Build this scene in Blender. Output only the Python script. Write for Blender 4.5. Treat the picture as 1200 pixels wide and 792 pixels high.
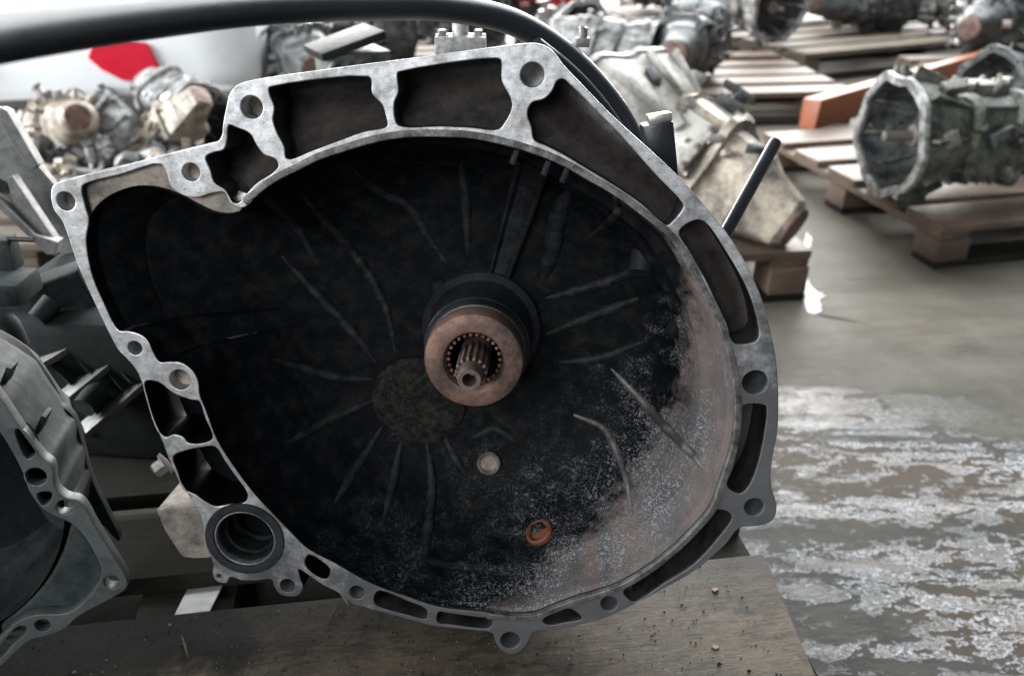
import bpy, bmesh, math, random
from math import sin, cos, pi, radians, atan2, sqrt, hypot
from mathutils import Vector as V, Matrix
from mathutils.bvhtree import BVHTree
random.seed(7)
for o in list(bpy.data.objects): bpy.data.objects.remove(o)
S = bpy.context.scene; COL = S.collection

# ---------------------------------------------------------------- camera
H = 0.93; PITCH = radians(28); F = 1000.0            # F: focal length in pixels of a 1200 px wide picture
CAM = V((0, 0, H)); RT = V((1, 0, 0)); FW = V((0, cos(PITCH), -sin(PITCH))); UP = V((0, sin(PITCH), cos(PITCH)))
cd = bpy.data.cameras.new('camera'); cam = bpy.data.objects.new('camera', cd); COL.objects.link(cam)
cam.location = CAM; cam.rotation_euler = (pi/2 - PITCH, 0, 0)
cd.sensor_width = 36; cd.lens = 36*F/1200; cd.clip_start = 0.02; cd.clip_end = 200
cd.dof.use_dof = True; cd.dof.focus_distance = 0.70; cd.dof.aperture_fstop = 6.0
S.camera = cam
# ---------------------------------------------------------------- light: an open shed, daylight through roof lights and a wide doorway, plus added fill lamps
w = bpy.data.worlds.new('World'); S.world = w; w.use_nodes = True
bg = w.node_tree.nodes['Background']; bg.inputs[0].default_value = (.72, .87, 1.0, 1); bg.inputs[1].default_value = 0.11
def area(name, loc, target, sx, sy, power, col):
    l = bpy.data.lights.new(name, 'AREA'); l.shape = 'RECTANGLE'; l.size = sx; l.size_y = sy; l.energy = power; l.color = col
    o = bpy.data.objects.new(name, l); COL.objects.link(o); o.location = loc
    o.rotation_euler = (V(target)-V(loc)).to_track_quat('-Z', 'Y').to_euler(); return o
area('roof_light', (2.4, 6.2, 5.0), (2.0, 4.6, 0), 7.5, 4.0, 640, (.94, .975, 1))
area('door_and_fill_light', (-1.6, -3.4, 2.7), (0, .7, .6), 2.4, 2.0, 95, (.95, .98, 1))  # added front fill on the flange face, no doorway known there
area('door_and_fill_light', (-0.5, 13.5, 3.6), (-0.3, 3, .6), 15.0, 6.4, 3000, (1, .985, .96))
area('door_and_fill_light', (-6.6, 1.2, 2.6), (-1.6, 4.0, .4), 4.0, 3.2, 900, (.93, .97, 1))  # added from the left to brighten the white car
S.view_settings.view_transform = 'Standard'; S.view_settings.look = 'None'; S.view_settings.exposure = 0.82; S.view_settings.gamma = 1
S.render.engine = 'CYCLES'; S.render.resolution_x = 1024; S.render.resolution_y = 675

# ---------------------------------------------------------------- geometry helpers
def ray(x, y): return FW + RT*((x-600)/F) + UP*((396-y)/F)
def at_d(x, y, Z): return CAM + ray(x, y)*Z
def at_z(x, y, z):
    d = ray(x, y); return CAM + d*((z-H)/d.z)
class Frame:                                          # a plane in the place, its x to the right, y up, z towards the open side
    def __init__(s, origin, into):
        a = V(into).normalized(); s.o = V(origin); s.n = a
        s.ex = (RT - a*RT.dot(a)).normalized(); s.ez = -a; s.ey = s.ez.cross(s.ex)
        s.M = Matrix((s.ex, s.ey, s.ez)).transposed().to_4x4(); s.M.translation = s.o; s.Mi = s.M.inverted()
    def px(s, x, y, z=0.0):                           # photo point -> plane coordinates at local height z
        d = ray(x, y); o = s.o + s.ez*z
        p = s.Mi @ (CAM + d*((o-CAM).dot(s.n)/d.dot(s.n))); return (p.x, p.y)
    def pts(s, L, z=0.0): return [s.px(a, b, z) for a, b in L]
    def scale(s, x, y): return (s.M @ V((*s.px(x, y), 0)) - CAM).dot(FW)/F
def smooth(P, n=5):                                   # closed centripetal Catmull-Rom
    out = []; N = len(P); P = [V((p[0], p[1])) for p in P]
    for i in range(N):
        p0, p1, p2, p3 = P[i-1], P[i], P[(i+1) % N], P[(i+2) % N]
        t0 = 0; t1 = t0+max((p1-p0).length, 1e-6)**.5; t2 = t1+max((p2-p1).length, 1e-6)**.5; t3 = t2+max((p3-p2).length, 1e-6)**.5
        for k in range(n):
            t = t1+(t2-t1)*k/n
            A1 = p0*((t1-t)/(t1-t0))+p1*((t-t0)/(t1-t0)); A2 = p1*((t2-t)/(t2-t1))+p2*((t-t1)/(t2-t1)); A3 = p2*((t3-t)/(t3-t2))+p3*((t-t2)/(t3-t2))
            B1 = A1*((t2-t)/(t2-t0))+A2*((t-t0)/(t2-t0)); B2 = A2*((t3-t)/(t3-t1))+A3*((t-t1)/(t3-t1))
            q = B1*((t2-t)/(t2-t1))+B2*((t-t1)/(t2-t1)); out.append((q.x, q.y))
    return out
def circ(c, r, n=24, ry=None): return [(c[0]+r*cos(2*pi*i/n), c[1]+(ry or r)*sin(2*pi*i/n)) for i in range(n)]
def fin(me, ang=35):
    me.shade_smooth(); me.set_sharp_from_angle(angle=radians(ang)); return me
def plate(outer, holes=(), t=.01, bevel=.0008, res=2):
    c = bpy.data.curves.new('c', 'CURVE'); c.dimensions = '2D'; c.fill_mode = 'BOTH'
    for P in [outer, *holes]:
        sp = c.splines.new('POLY'); sp.points.add(len(P)-1); sp.use_cyclic_u = True
        for q, p in zip(sp.points, P): q.co = (p[0], p[1], 0, 1)
    c.extrude = max(t/2-bevel, .0001); c.bevel_depth = bevel; c.offset = -bevel; c.bevel_resolution = res-1
    o = bpy.data.objects.new('c', c); me = o.to_mesh().copy(); o.to_mesh_clear(); bpy.data.objects.remove(o); bpy.data.curves.remove(c)
    me.transform(Matrix.Translation((0, 0, -t/2))); return fin(me, 30)
def mesh(vs, fs, ang=35):
    me = bpy.data.meshes.new('m'); me.from_pydata([tuple(v) for v in vs], [], fs); me.validate()
    bm = bmesh.new(); bm.from_mesh(me); bmesh.ops.recalc_face_normals(bm, faces=bm.faces); bm.to_mesh(me); bm.free(); return fin(me, ang)
def loft(rings, cap0=False, cap1=False, ang=35, closed=True):
    n = len(rings[0]); vs = [v for r in rings for v in r]; fs = []
    for k in range(len(rings)-1):
        for i in range(n if closed else n-1):
            j = (i+1) % n; fs.append((k*n+i, k*n+j, (k+1)*n+j, (k+1)*n+i))
    if cap0: fs.append(tuple(range(n))[::-1])
    if cap1: fs.append(tuple((len(rings)-1)*n+i for i in range(n)))
    return mesh(vs, fs, ang)
def lathe(prof, n=40, c=(0, 0), cap0=False, cap1=False, ang=35):     # prof: (r, z) about the z axis
    return loft([[(c[0]+r*cos(2*pi*i/n), c[1]+r*sin(2*pi*i/n), z) for i in range(n)] for r, z in prof], cap0, cap1, ang)
def tube(P, rad, n=12, caps=True, flat=1.0):
    P = [V(p) for p in P]; N = len(P); rad = rad if isinstance(rad, (list, tuple)) else [rad]*N; rings = []; u = None
    for i, p in enumerate(P):
        t = (P[min(i+1, N-1)]-P[max(i-1, 0)]).normalized()
        if u is None: u = t.orthogonal().normalized()
        u = (u-t*u.dot(t)).normalized(); w_ = t.cross(u)
        rings.append([p+(u*cos(2*pi*k/n)+w_*sin(2*pi*k/n)*flat)*rad[i] for k in range(n)])
    return loft(rings, caps, caps, 50)
def curve3(P, n=6):
    P = [V(p) for p in P]; out = []; E = [P[0]*2-P[1]]+P+[P[-1]*2-P[-2]]
    for i in range(1, len(E)-2):
        a, b, c, d = E[i-1:i+3]
        for k in range(n):
            t = k/n; out.append(.5*((2*b)+(c-a)*t+(2*a-5*b+4*c-d)*t*t+(3*b-a-3*c+d)*t**3))
    return out+[P[-1]]
def box(c, s, bev=.002, rot=None, jit=0, taper=0):
    bm = bmesh.new(); bmesh.ops.create_cube(bm, size=1)
    for v in bm.verts:
        k = 1-taper*(v.co.z+.5); v.co = V((v.co.x*s[0]*k, v.co.y*s[1]*k, v.co.z*s[2]))
        if jit: v.co += V((random.uniform(-jit, jit), random.uniform(-jit, jit), random.uniform(-jit, jit)))
    if bev: bmesh.ops.bevel(bm, geom=bm.edges[:], offset=bev, segments=2, affect='EDGES', profile=.6)
    M = Matrix.Translation(V(c)) @ (rot.to_4x4() if rot else Matrix.Identity(4)); bm.transform(M)
    me = bpy.data.meshes.new('m'); bm.to_mesh(me); bm.free(); return fin(me, 40)
def hexbolt(r=.006, h=.005):
    L = []
    for z, k in ((0, 1.5), (.0012, 1.5), (.0012, 1), (h*.85, 1), (h, .86)):
        L.append([(r*k*cos(pi*i/3), r*k*sin(pi*i/3), z) for i in range(6)] if k < 1.2 else [(r*k*cos(pi*i/3), r*k*sin(pi*i/3), z) for i in range(6)])
    return loft(L, True, True, 20)
def join(*ms):
    bm = bmesh.new()
    for m in ms: bm.from_mesh(m)
    me = bpy.data.meshes.new('m'); bm.to_mesh(me); bm.free()
    for m in ms: bpy.data.meshes.remove(m)
    return fin(me, 35)
def put(name, me, m, parent=None, M=None):
    o = bpy.data.objects.new(name, me); COL.objects.link(o)
    if not me.materials: me.materials.append(m)
    if M is not None: o.matrix_basis = M
    if parent: o.parent = parent
    return o
def tag(o, label, cat=None, group=None, kind=None):
    if label: o['label'] = label
    if cat: o['category'] = cat
    if group: o['group'] = group
    if kind: o['kind'] = kind
    return o
def thing(name, label, cat, M=None, group=None):
    o = bpy.data.objects.new(name, None); o.empty_display_size = .05; COL.objects.link(o)
    if M is not None: o.matrix_basis = M
    return tag(o, label, cat, group)
# ---------------------------------------------------------------- materials
class NT:
    def __init__(s, name):
        s.m = bpy.data.materials.new(name); s.m.use_nodes = True; s.t = s.m.node_tree; s.b = s.t.nodes['Principled BSDF']; s.tc = None
    def n(s, typ, **k):
        x = s.t.nodes.new(typ)
        for a, v in k.items():
            if a.startswith('i_'): x.inputs[a[2:].replace('_', ' ')].default_value = v
            else: setattr(x, a, v)
        return x
    def l(s, a, b): s.t.links.new(a, b)
    def co(s, scale=(1, 1, 1), rot=(0, 0, 0), kind='Object'):
        if s.tc is None: s.tc = s.n('ShaderNodeTexCoord')
        mp = s.n('ShaderNodeMapping'); mp.inputs['Scale'].default_value = scale; mp.inputs['Rotation'].default_value = rot
        if kind == 'ObjRand':
            oi = s.n('ShaderNodeObjectInfo'); mu = s.n('ShaderNodeMath', operation='MULTIPLY'); s.l(oi.outputs['Random'], mu.inputs[0]); mu.inputs[1].default_value = 37
            cx = s.n('ShaderNodeCombineXYZ'); [s.l(mu.outputs[0], cx.inputs[i]) for i in range(3)]; s.l(cx.outputs[0], mp.inputs['Location']); kind = 'Object'
        s.l(s.tc.outputs[kind], mp.inputs[0]); return mp.outputs[0]
    def noise(s, scale, detail=6, rough=.6, co=None, dist=0, out='Fac'):
        x = s.n('ShaderNodeTexNoise'); x.inputs['Scale'].default_value = scale; x.inputs['Detail'].default_value = detail; x.inputs['Roughness'].default_value = rough; x.inputs['Distortion'].default_value = dist
        s.l(co if co is not None else s.co(), x.inputs['Vector']); return x.outputs[out]
    def ramp(s, f, stops):
        x = s.n('ShaderNodeValToRGB'); e = x.color_ramp.elements
        while len(e) < len(stops): e.new(.5)
        for q, (p, c) in zip(e, stops): q.position = p; q.color = (*c, 1) if isinstance(c, tuple) else (c, c, c, 1)
        s.l(f, x.inputs[0]); return x.outputs[0]
    def math(s, op, a, b=0.0, clamp=False):
        x = s.n('ShaderNodeMath', operation=op); x.use_clamp = clamp
        for i, v in enumerate((a, b)):
            if isinstance(v, (int, float)): x.inputs[i].default_value = v
            else: s.l(v, x.inputs[i])
        return x.outputs[0]
    def mix(s, f, a, b):
        x = s.n('ShaderNodeMix', data_type='RGBA')
        for i, v in ((0, f), (6, a), (7, b)):
            if isinstance(v, (int, float)): x.inputs[i].default_value = v if i == 0 else (v, v, v, 1)
            elif isinstance(v, tuple): x.inputs[i].default_value = (*v, 1)
            else: s.l(v, x.inputs[i])
        return x.outputs[2]
    def xyz(s):
        x = s.n('ShaderNodeSeparateXYZ'); s.l(s.co(), x.inputs[0]); return x.outputs
    def set(s, col=None, rough=None, metal=None, spec=None, bump=None, bstr=.3, bdist=.001):
        for k, v in (('Base Color', col), ('Roughness', rough), ('Metallic', metal), ('Specular IOR Level', spec)):
            if v is None: continue
            if isinstance(v, (int, float)): s.b.inputs[k].default_value = v
            elif isinstance(v, tuple): s.b.inputs[k].default_value = (*v, 1)
            else: s.l(v, s.b.inputs[k])
        if bump is not None:
            x = s.n('ShaderNodeBump'); x.inputs['Strength'].default_value = bstr; x.inputs['Distance'].default_value = bdist
            s.l(bump, x.inputs['Height']); s.l(x.outputs[0], s.b.inputs['Normal'])
        return s.m
def cast(name, base, dirt, amount=.5, metal=.6, rough=.5, scale=1.0, bstr=.35, coarse=18, spec=.4):
    t = NT(name); big = t.noise(coarse*scale, 8, .68, t.co(kind='ObjRand')); fine = t.noise(420*scale, 4, .6); mid = t.noise(90*scale, 6, .7)
    d = t.ramp(t.math('ADD', big, t.math('MULTIPLY', t.math('SUBTRACT', mid, .5), .5)), [(max(0, .62-amount*.5), 0.0), (.80-amount*.35, 1.0)])
    c = t.mix(t.ramp(fine, [(.3, 0.0), (.7, 1.0)]), tuple(b*.8 for b in base), base); c = t.mix(d, c, dirt)
    r = t.math('ADD', rough, t.math('MULTIPLY', t.math('SUBTRACT', mid, .5), .35)); m_ = t.math('MULTIPLY', t.math('SUBTRACT', 1.0, d, True), metal)
    return t.set(c, r, m_, spec, t.math('ADD', fine, t.math('MULTIPLY', mid, 1.5)), bstr, .0006)
def face_metal():                                      # machined joint face: oil, with weaker light at right and below put into its colour
    t = NT('machined_face'); x, y, z = t.xyz()
    big = t.noise(14, 8, .65); mid = t.noise(70, 6, .7); fine = t.noise(500, 3, .6); streak = t.noise(60, 4, .6, t.co((1, 9, 1), (0, 0, .6)))
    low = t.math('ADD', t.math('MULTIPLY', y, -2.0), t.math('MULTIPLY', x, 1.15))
    oil_shade = t.ramp(t.math('ADD', low, t.math('ADD', t.math('MULTIPLY', big, .9), t.math('MULTIPLY', mid, .55))), [(.55, 0.0), (1.05, .93)])
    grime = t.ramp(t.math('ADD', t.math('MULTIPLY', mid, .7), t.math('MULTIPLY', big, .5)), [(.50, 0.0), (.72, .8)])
    c = t.mix(t.ramp(streak, [(.3, 0.0), (.75, 1.0)]), (.54, .54, .55), (.70, .70, .71)); c = t.mix(grime, c, (.17, .155, .14)); c = t.mix(t.ramp(t.noise(190, 5, .7), [(.60, 0.0), (.68, .6)]), c, (.08, .075, .07)); c = t.mix(oil_shade, c, (.055, .056, .058))
    r = t.math('ADD', .36, t.math('MULTIPLY', mid, .25))
    return t.set(c, r, t.math('MULTIPLY', t.math('SUBTRACT', 1.0, oil_shade, True), .75), .5, t.math('ADD', fine, mid), .25, .0004)
def bowl_mat():                                        # black clutch dust and grease, paler grey wall towards the right, pale specks
    t = NT('greasy_bell_interior'); x, y, z = t.xyz()
    big = t.noise(10, 8, .7); mid = t.noise(55, 8, .7); fine = t.noise(330, 5, .65); run = t.noise(45, 6, .7, t.co((1, .22, .22), (0, 0, .9)))
    r = t.math('POWER', t.math('ADD', t.math('MULTIPLY', x, x), t.math('MULTIPLY', y, y)), .5)
    wall = t.math('ADD', t.math('MULTIPLY', x, 2.4), t.math('MULTIPLY', y, -1.0))
    wall = t.math('ADD', wall, t.math('MULTIPLY', z, 2.5)); wall = t.math('ADD', wall, t.math('MULTIPLY', t.math('SUBTRACT', mid, .5), .30)); wall = t.math('ADD', wall, t.math('MULTIPLY', t.math('SUBTRACT', big, .5), .35))
    wm = t.ramp(wall, [(.20, 0.0), (.30, 1.0)])
    wc = t.mix(t.ramp(run, [(.35, 0.0), (.65, 1.0)]), (.135, .098, .084), (.062, .060, .061)); wc = t.mix(t.ramp(big, [(.48, 0.0), (.66, .85)]), wc, (.03, .03, .033))
    blk = t.mix(t.ramp(mid, [(.45, 0.0), (.8, 1.0)]), (.0035, .0042, .0055), (.020, .018, .017))
    c = t.mix(wm, blk, wc)
    vo = t.n('ShaderNodeTexVoronoi'); vo.inputs['Scale'].default_value = 620; t.l(t.co(), vo.inputs['Vector'])
    sz = t.noise(800, 1, .5); sp = t.math('MAXIMUM', t.ramp(t.math('ADD', vo.outputs['Distance'], t.math('MULTIPLY', t.math('SUBTRACT', sz, .5), .5)), [(.20, 1.0), (.36, 0.0)]), t.ramp(t.noise(260, 6, .75), [(.55, 0.0), (.64, 1.0)]))
    reg = t.math('ADD', t.math('MULTIPLY', y, -4.2), t.math('MULTIPLY', x, 2.2)); reg = t.math('ADD', reg, t.math('MULTIPLY', t.math('SUBTRACT', big, .5), 2.6)); reg = t.math('ADD', reg, t.math('MULTIPLY', t.math('SUBTRACT', mid, .5), 2.0))
    rm = t.ramp(reg, [(.28, 0.0), (.80, 1.0)]); out = t.math('MULTIPLY', t.ramp(wall, [(.42, 1.0), (.54, .10)]), t.ramp(t.math('ADD', wall, t.math('MULTIPLY', mid, .25)), [(.08, .18), (.30, 1.0)]))
    dust = t.math('MULTIPLY', t.math('MULTIPLY', t.math('MULTIPLY', sp, rm), out), t.ramp(t.math('ADD', t.noise(22, 7, .7, None, .8), t.math('MULTIPLY', run, .4)), [(.58, .12), (.78, 1.0)]))
    c = t.mix(t.math('MULTIPLY', dust, .92), c, (.40, .425, .45))
    film = t.math('MULTIPLY', t.ramp(mid, [(.55, 0.0), (.8, .30)]), t.ramp(t.math('ADD', big, t.math('MULTIPLY', y, -.6)), [(.5, 0.0), (.8, 1.0)])); c = t.mix(film, c, (.075, .07, .065))
    return t.set(c, t.math('ADD', .40, t.math('MULTIPLY', mid, .35)), 0.0, t.math('ADD', .06, t.math('MULTIPLY', wm, .4)), t.math('ADD', t.math('ADD', mid, t.math('MULTIPLY', fine, .4)), t.math('MULTIPLY', dust, .8)), .55, .0014)
def wood(name, a, b, rough=.75, spec=.25, grey=.5):
    t = NT(name); co = t.co((1, 7, 7), kind='ObjRand'); g = t.noise(9, 8, .7, co, 1.2); fine = t.noise(34, 7, .72, t.co((1, 10, 10), kind='ObjRand'), .5); blot = t.noise(7, 6, .65, t.co(kind='ObjRand')); grit = t.noise(260, 4, .7)
    c = t.mix(t.ramp(g, [(.3, 0.0), (.7, 1.0)]), a, b); c = t.mix(t.ramp(fine, [(.52, 0.0), (.68, .7)]), c, tuple(k*.35 for k in a))
    c = t.mix(t.ramp(blot, [(.42, 0.0), (.62, grey)]), c, tuple((sum(a)/3*.30+k*.25) for k in a)); c = t.mix(t.ramp(grit, [(.60, 0.0), (.72, .55)]), c, (.03, .028, .026))
    return t.set(c, t.math('SUBTRACT', rough, t.math('MULTIPLY', blot, .2)), 0, spec, t.math('ADD', t.math('ADD', fine, g), t.math('MULTIPLY', grit, .8)), .5, .0012)
def plain(name, col, rough=.5, metal=0, spec=.5, nscale=60, amt=.3, bstr=.15):
    t = NT(name); n_ = t.noise(nscale, 6, .65); f = t.noise(nscale*6, 4, .6)
    c = t.mix(t.ramp(n_, [(.35, 0.0), (.7, 1.0)]), tuple(k*(1-amt) for k in col), col)
    return t.set(c, t.math('ADD', rough-.08, t.math('MULTIPLY', n_, .18)), metal, spec, f, bstr, .0006)
def floor_mat():
    t = NT('wet_concrete'); x, y, z = t.xyz(); R_ = (0, 0, radians(-11))
    big = t.noise(.9, 8, .6); mid = t.noise(7, 8, .65); fine = t.noise(120, 6, .7)
    A = t.noise(4.5, 9, .58, t.co((.22, 2.0, 1), R_), .5); B = t.noise(26, 8, .66, t.co((.55, 1.35, 1), R_), .7); Cn = t.noise(2.0, 6, .55, t.co((.6, 1.4, 1), R_), .4); pit = t.noise(85, 6, .7)
    c = t.mix(t.ramp(mid, [(.3, 0.0), (.7, 1.0)]), (.095, .086, .069), (.15, .136, .109)); c = t.mix(t.ramp(big, [(.45, 0.0), (.65, .6)]), c, (.066, .060, .049)); c = t.mix(t.ramp(fine, [(.55, 0.0), (.75, .5)]), c, (.05, .047, .043))
    near = t.math('MAXIMUM', t.math('MINIMUM', t.math('SUBTRACT', 1.0, t.math('MULTIPLY', t.math('SUBTRACT', y, .95), 1.0)), 1.0), 0.0)
    wetf = t.math('ADD', t.math('ADD', t.math('MULTIPLY', near, .50), t.math('MULTIPLY', Cn, .6)), t.math('MULTIPLY', A, .35)); damp = t.ramp(wetf, [(.50, 0.0), (.82, 1.0)])
    c = t.mix(damp, c, t.mix(t.ramp(mid, [(.38, 0.0), (.62, 1.0)]), (.013, .013, .009), (.042, .040, .032)))
    c = t.mix(t.math('MULTIPLY', damp, t.ramp(t.math('ADD', Cn, t.math('MULTIPLY', A, .3)), [(.68, 0.0), (.74, .7)])), c, (.062, .040, .022))
    lvl = t.math('ADD', t.math('ADD', t.math('MULTIPLY', A, .46), t.math('MULTIPLY', B, .54)), t.math('MULTIPLY', t.math('SUBTRACT', pit, .5), .26))
    film = t.math('MULTIPLY', t.ramp(t.math('ADD', wetf, t.math('MULTIPLY', t.math('SUBTRACT', B, .5), .35)), [(.70, 0.0), (.82, 1.0)]), t.ramp(lvl, [(.49, 0.0), (.55, 1.0)]))
    glint = t.math('MULTIPLY', t.math('MULTIPLY', t.ramp(t.math('ABSOLUTE', t.math('SUBTRACT', lvl, .515)), [(.003, 1.0), (.014, 0.0)]), t.ramp(wetf, [(.72, 0.0), (.82, 1.0)])), t.ramp(t.math('ADD', B, t.math('MULTIPLY', Cn, .5)), [(.66, 0.0), (.76, .9)]))
    glint = t.math('MULTIPLY', glint, t.ramp(A, [(.42, .15), (.54, 1.0)]))
    c = t.mix(t.math('MULTIPLY', glint, 1.0), c, (.66, .69, .73))  # pale streaks: reflected glints painted into the wet floor colour
    rgh = t.math('ADD', t.math('SUBTRACT', t.math('SUBTRACT', .55, t.math('MULTIPLY', damp, .15)), t.math('MULTIPLY', film, .25)), 0.0)
    hgt = t.math('ADD', t.math('MULTIPLY', t.math('ADD', t.math('MULTIPLY', fine, .25), t.math('MULTIPLY', pit, .35)), t.math('SUBTRACT', 1.0, t.math('MULTIPLY', film, .8))), t.math('ADD', t.math('MULTIPLY', B, .75), t.math('MULTIPLY', A, .7)))
    return t.set(c, rgh, 0, t.math('ADD', .12, t.math('MULTIPLY', film, t.math('MULTIPLY', t.ramp(Cn, [(.42, .15), (.62, 1.0)]), t.math('SUBTRACT', t.math('MULTIPLY', pit, 1.2), .25)))), hgt, .6, .006)
def water_mat(name, col):
    t = NT(name); n_ = t.noise(30, 5, .6); return t.set(t.mix(t.noise(9, 6, .6), col, tuple(k*.5 for k in col)), .07, 0, .22, n_, .25, .003)
FR = Frame(at_d(563, 440, .70), ray(640, 60))
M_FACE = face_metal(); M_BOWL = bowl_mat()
M_CAST = cast('dirty_cast_aluminium', (.20, .185, .18), (.035, .033, .033), .55, .45, .5)
M_POCKET = cast('sooty_casting_pocket', (.105, .090, .085), (.026, .023, .022), .5, .3, .42)
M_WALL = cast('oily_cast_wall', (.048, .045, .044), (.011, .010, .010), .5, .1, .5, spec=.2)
M_RIM = cast('sooty_worn_rim', (.20, .19, .18), (.035, .033, .031), .5, .3, .5, 1.6, .6, 45)
M_SHELF = cast('corroded_ledge', (.36, .31, .26), (.09, .08, .07), .42, .25, .6)
M_RUST2 = cast('orange_rust', (.30, .10, .05), (.10, .04, .025), .4, .1, .6)
M_RUST = cast('rusty_bearing_steel', (.235, .135, .102), (.055, .034, .028), .52, .25, .55, 1.6, .5)
M_STEEL = cast('worn_steel', (.42, .38, .36), (.10, .085, .08), .35, .8, .35)
M_STEELD = cast('rusty_shaft_steel', (.24, .175, .15), (.06, .042, .036), .5, .5, .42, 2.0)
M_BLACKSTEEL = cast('oily_black_steel', (.05, .05, .055), (.012, .012, .014), .5, .3, .35)
M_SOOT = cast('shade_black_casting', (.0045, .005, .0055), (.002, .002, .0025), .5, 0, .6, spec=.08)  # recess shade put into the colour: left pockets, neighbouring bell mouth
M_RIB = cast('greasy_rib', (.034, .033, .033), (.006, .006, .007), .62, .1, .55, 2.2, .6, 45, .2)
M_RIB2 = cast('sooty_arm', (.026, .026, .028), (.006, .006, .007), .55, .05, .55, 2.0, .6, 40, .2)
M_BOSS = cast('dusty_black_boss', (.040, .036, .031), (.007, .007, .007), .62, 0, .7, 2.5, .6, 60, .1)
M_RUBBER = plain('black_rubber', (.018, .022, .028), .38, 0, .5, 90, .3)
M_PLASTIC = plain('black_plastic', (.012, .013, .016), .3, 0, .5)
M_GREEN = cast('grey_green_casting', (.044, .050, .048), (.014, .017, .016), .5, 0, .65, spec=.18)
M_GREEN2 = cast('green_tinged_casting', (.050, .064, .060), (.018, .023, .022), .5, 0, .6, spec=.2)
M_FLANGE2 = cast('dull_grey_flange', (.13, .14, .138), (.045, .05, .05), .5, .35, .5)
M_SOOTG = cast('dark_oily_case', (.022, .024, .023), (.008, .009, .009), .5, .1, .55, spec=.2)
M_GREYARM = cast('dusty_grey_casting', (.22, .22, .21), (.09, .09, .083), .45, .3, .55)
M_SILVER = cast('pale_aluminium', (.50, .50, .49), (.075, .07, .066), .54, .4, .5, 1, .4, 18)
M_BEIGE = cast('beige_dusty_aluminium', (.50, .43, .34), (.10, .085, .07), .5, .3, .55, 1, .3, 9)
M_CREAM = cast('chalky_aluminium', (.58, .55, .50), (.17, .15, .125), .42, .2, .55, 1, .3, 9)
M_DARKGB = cast('dark_greasy_casting', (.14, .145, .14), (.018, .020, .021), .56, .3, .5, 1, .5, 20)
M_MOSSY = cast('green_grey_dirty_casting', (.19, .19, .155), (.028, .030, .024), .56, .25, .55, 1, .5, 20)
M_WOOD = wood('weathered_pallet_wood', (.10, .080, .060), (.165, .135, .102))
def near_board():
    m = wood('oily_grey_board', (.078, .061, .040), (.130, .103, .072), .68, .15, .75); t = NT.__new__(NT); t.m = m; t.t = m.node_tree; t.b = t.t.nodes['Principled BSDF']; t.tc = None
    src = t.b.inputs['Base Color'].links[0].from_socket; x, y, z = t.xyz(); n_ = t.noise(9, 8, .7); g_ = t.noise(180, 5, .7); n2 = t.noise(28, 8, .7, t.co((1, 3, 3)))
    oil_shade = t.ramp(t.math('ADD', t.math('MULTIPLY', x, -1.7), t.math('MULTIPLY', t.math('SUBTRACT', n_, .5), 1.3)), [(.85, 0.0), (1.2, .85)])  # dark left end: the neighbouring housing's shadow put into the colour, with oil
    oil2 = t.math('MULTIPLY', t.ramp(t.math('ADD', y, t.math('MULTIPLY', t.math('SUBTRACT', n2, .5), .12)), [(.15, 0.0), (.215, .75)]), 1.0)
    spot = t.ramp(n2, [(.54, 0.0), (.66, .75)]); c = t.mix(spot, src, (.022, .018, .012)); c = t.mix(t.ramp(g_, [(.56, 0.0), (.66, .6)]), c, (.13, .115, .09)); c = t.mix(t.ramp(t.noise(13, 9, .72, t.co((1, 2.2, 2.2)), .8), [(.50, 0.0), (.60, .65)]), c, (.026, .023, .017)); c = t.mix(oil2, c, (.014, .013, .011)); c = t.mix(oil_shade, c, (.010, .0105, .010))
    t.l(c, t.b.inputs['Base Color']); return m
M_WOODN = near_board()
M_WOODD = wood('shade_darkened_wood', (.017, .016, .012), (.028, .026, .020), .8, .1, .6)  # shade below and behind the near board put into the wood colour
M_WOODR = wood('reddish_pallet_wood', (.100, .068, .049), (.170, .120, .088), .6, .35, .5)
M_ORANGE = wood('orange_painted_wood', (.26, .075, .028), (.36, .11, .045), .55, .4, .35)
M_WHITE = plain('white_car_paint', (.78, .79, .80), .25, 0, .5, 5, .05, .02)
M_RED = plain('red_lens', (.62, .015, .04), .2, 0, .5, 30, .15, .02)
M_PINK = plain('pale_red_lens', (.75, .30, .32), .2)
M_BLUE = plain('blue_plastic', (.05, .22, .36), .5)
M_PAPER = plain('soiled_white_plastic', (.58, .57, .55), .55, 0, .4, 45, .35)
M_TYRE = plain('tyre_rubber', (.02, .02, .022), .7)
M_GLASS = plain('dark_glass', (.02, .025, .03), .08)

# ---------------------------------------------------------------- ground
g = mesh([(-30, -12, 0), (30, -12, 0), (30, 40, 0), (-30, 40, 0)], [(0, 1, 2, 3)])
tag(put('floor', g, floor_mat()), None, None, None, 'structure')

M_WATER = water_mat('clear_puddle_water', (.05, .05, .045)); M_BROWNW = water_mat('brown_puddle_water', (.060, .040, .020))
def puddle(P, m, lab, wob=.16, n=5):
    rnd = random.Random(len(P)*31+int(P[0][0])); Q = smooth([(q.x, q.y) for q in (at_z(x, y, .0) for x, y in P)], n); k = len(Q); cx = sum(q[0] for q in Q)/k; cy = sum(q[1] for q in Q)/k
    Q = [(q[0]+rnd.uniform(-1, 1)*wob*.03, q[1]+rnd.uniform(-1, 1)*wob*.03) for q in Q]
    o = put('puddle', plate(Q, (), .0036, .0016), m, None, Matrix.Translation((0, 0, .0012))); tag(o, lab, None, None, 'structure')
puddle([(946,272),(951,285),(947,300),(944,316),(949,330),(957,342),(970,345),(962,352),(965,362),(955,368),(946,366),(943,350),(944,335),(940,318),(942,296)], M_WATER, 'narrow bright runnel of water beside the pale pallet block')
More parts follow.
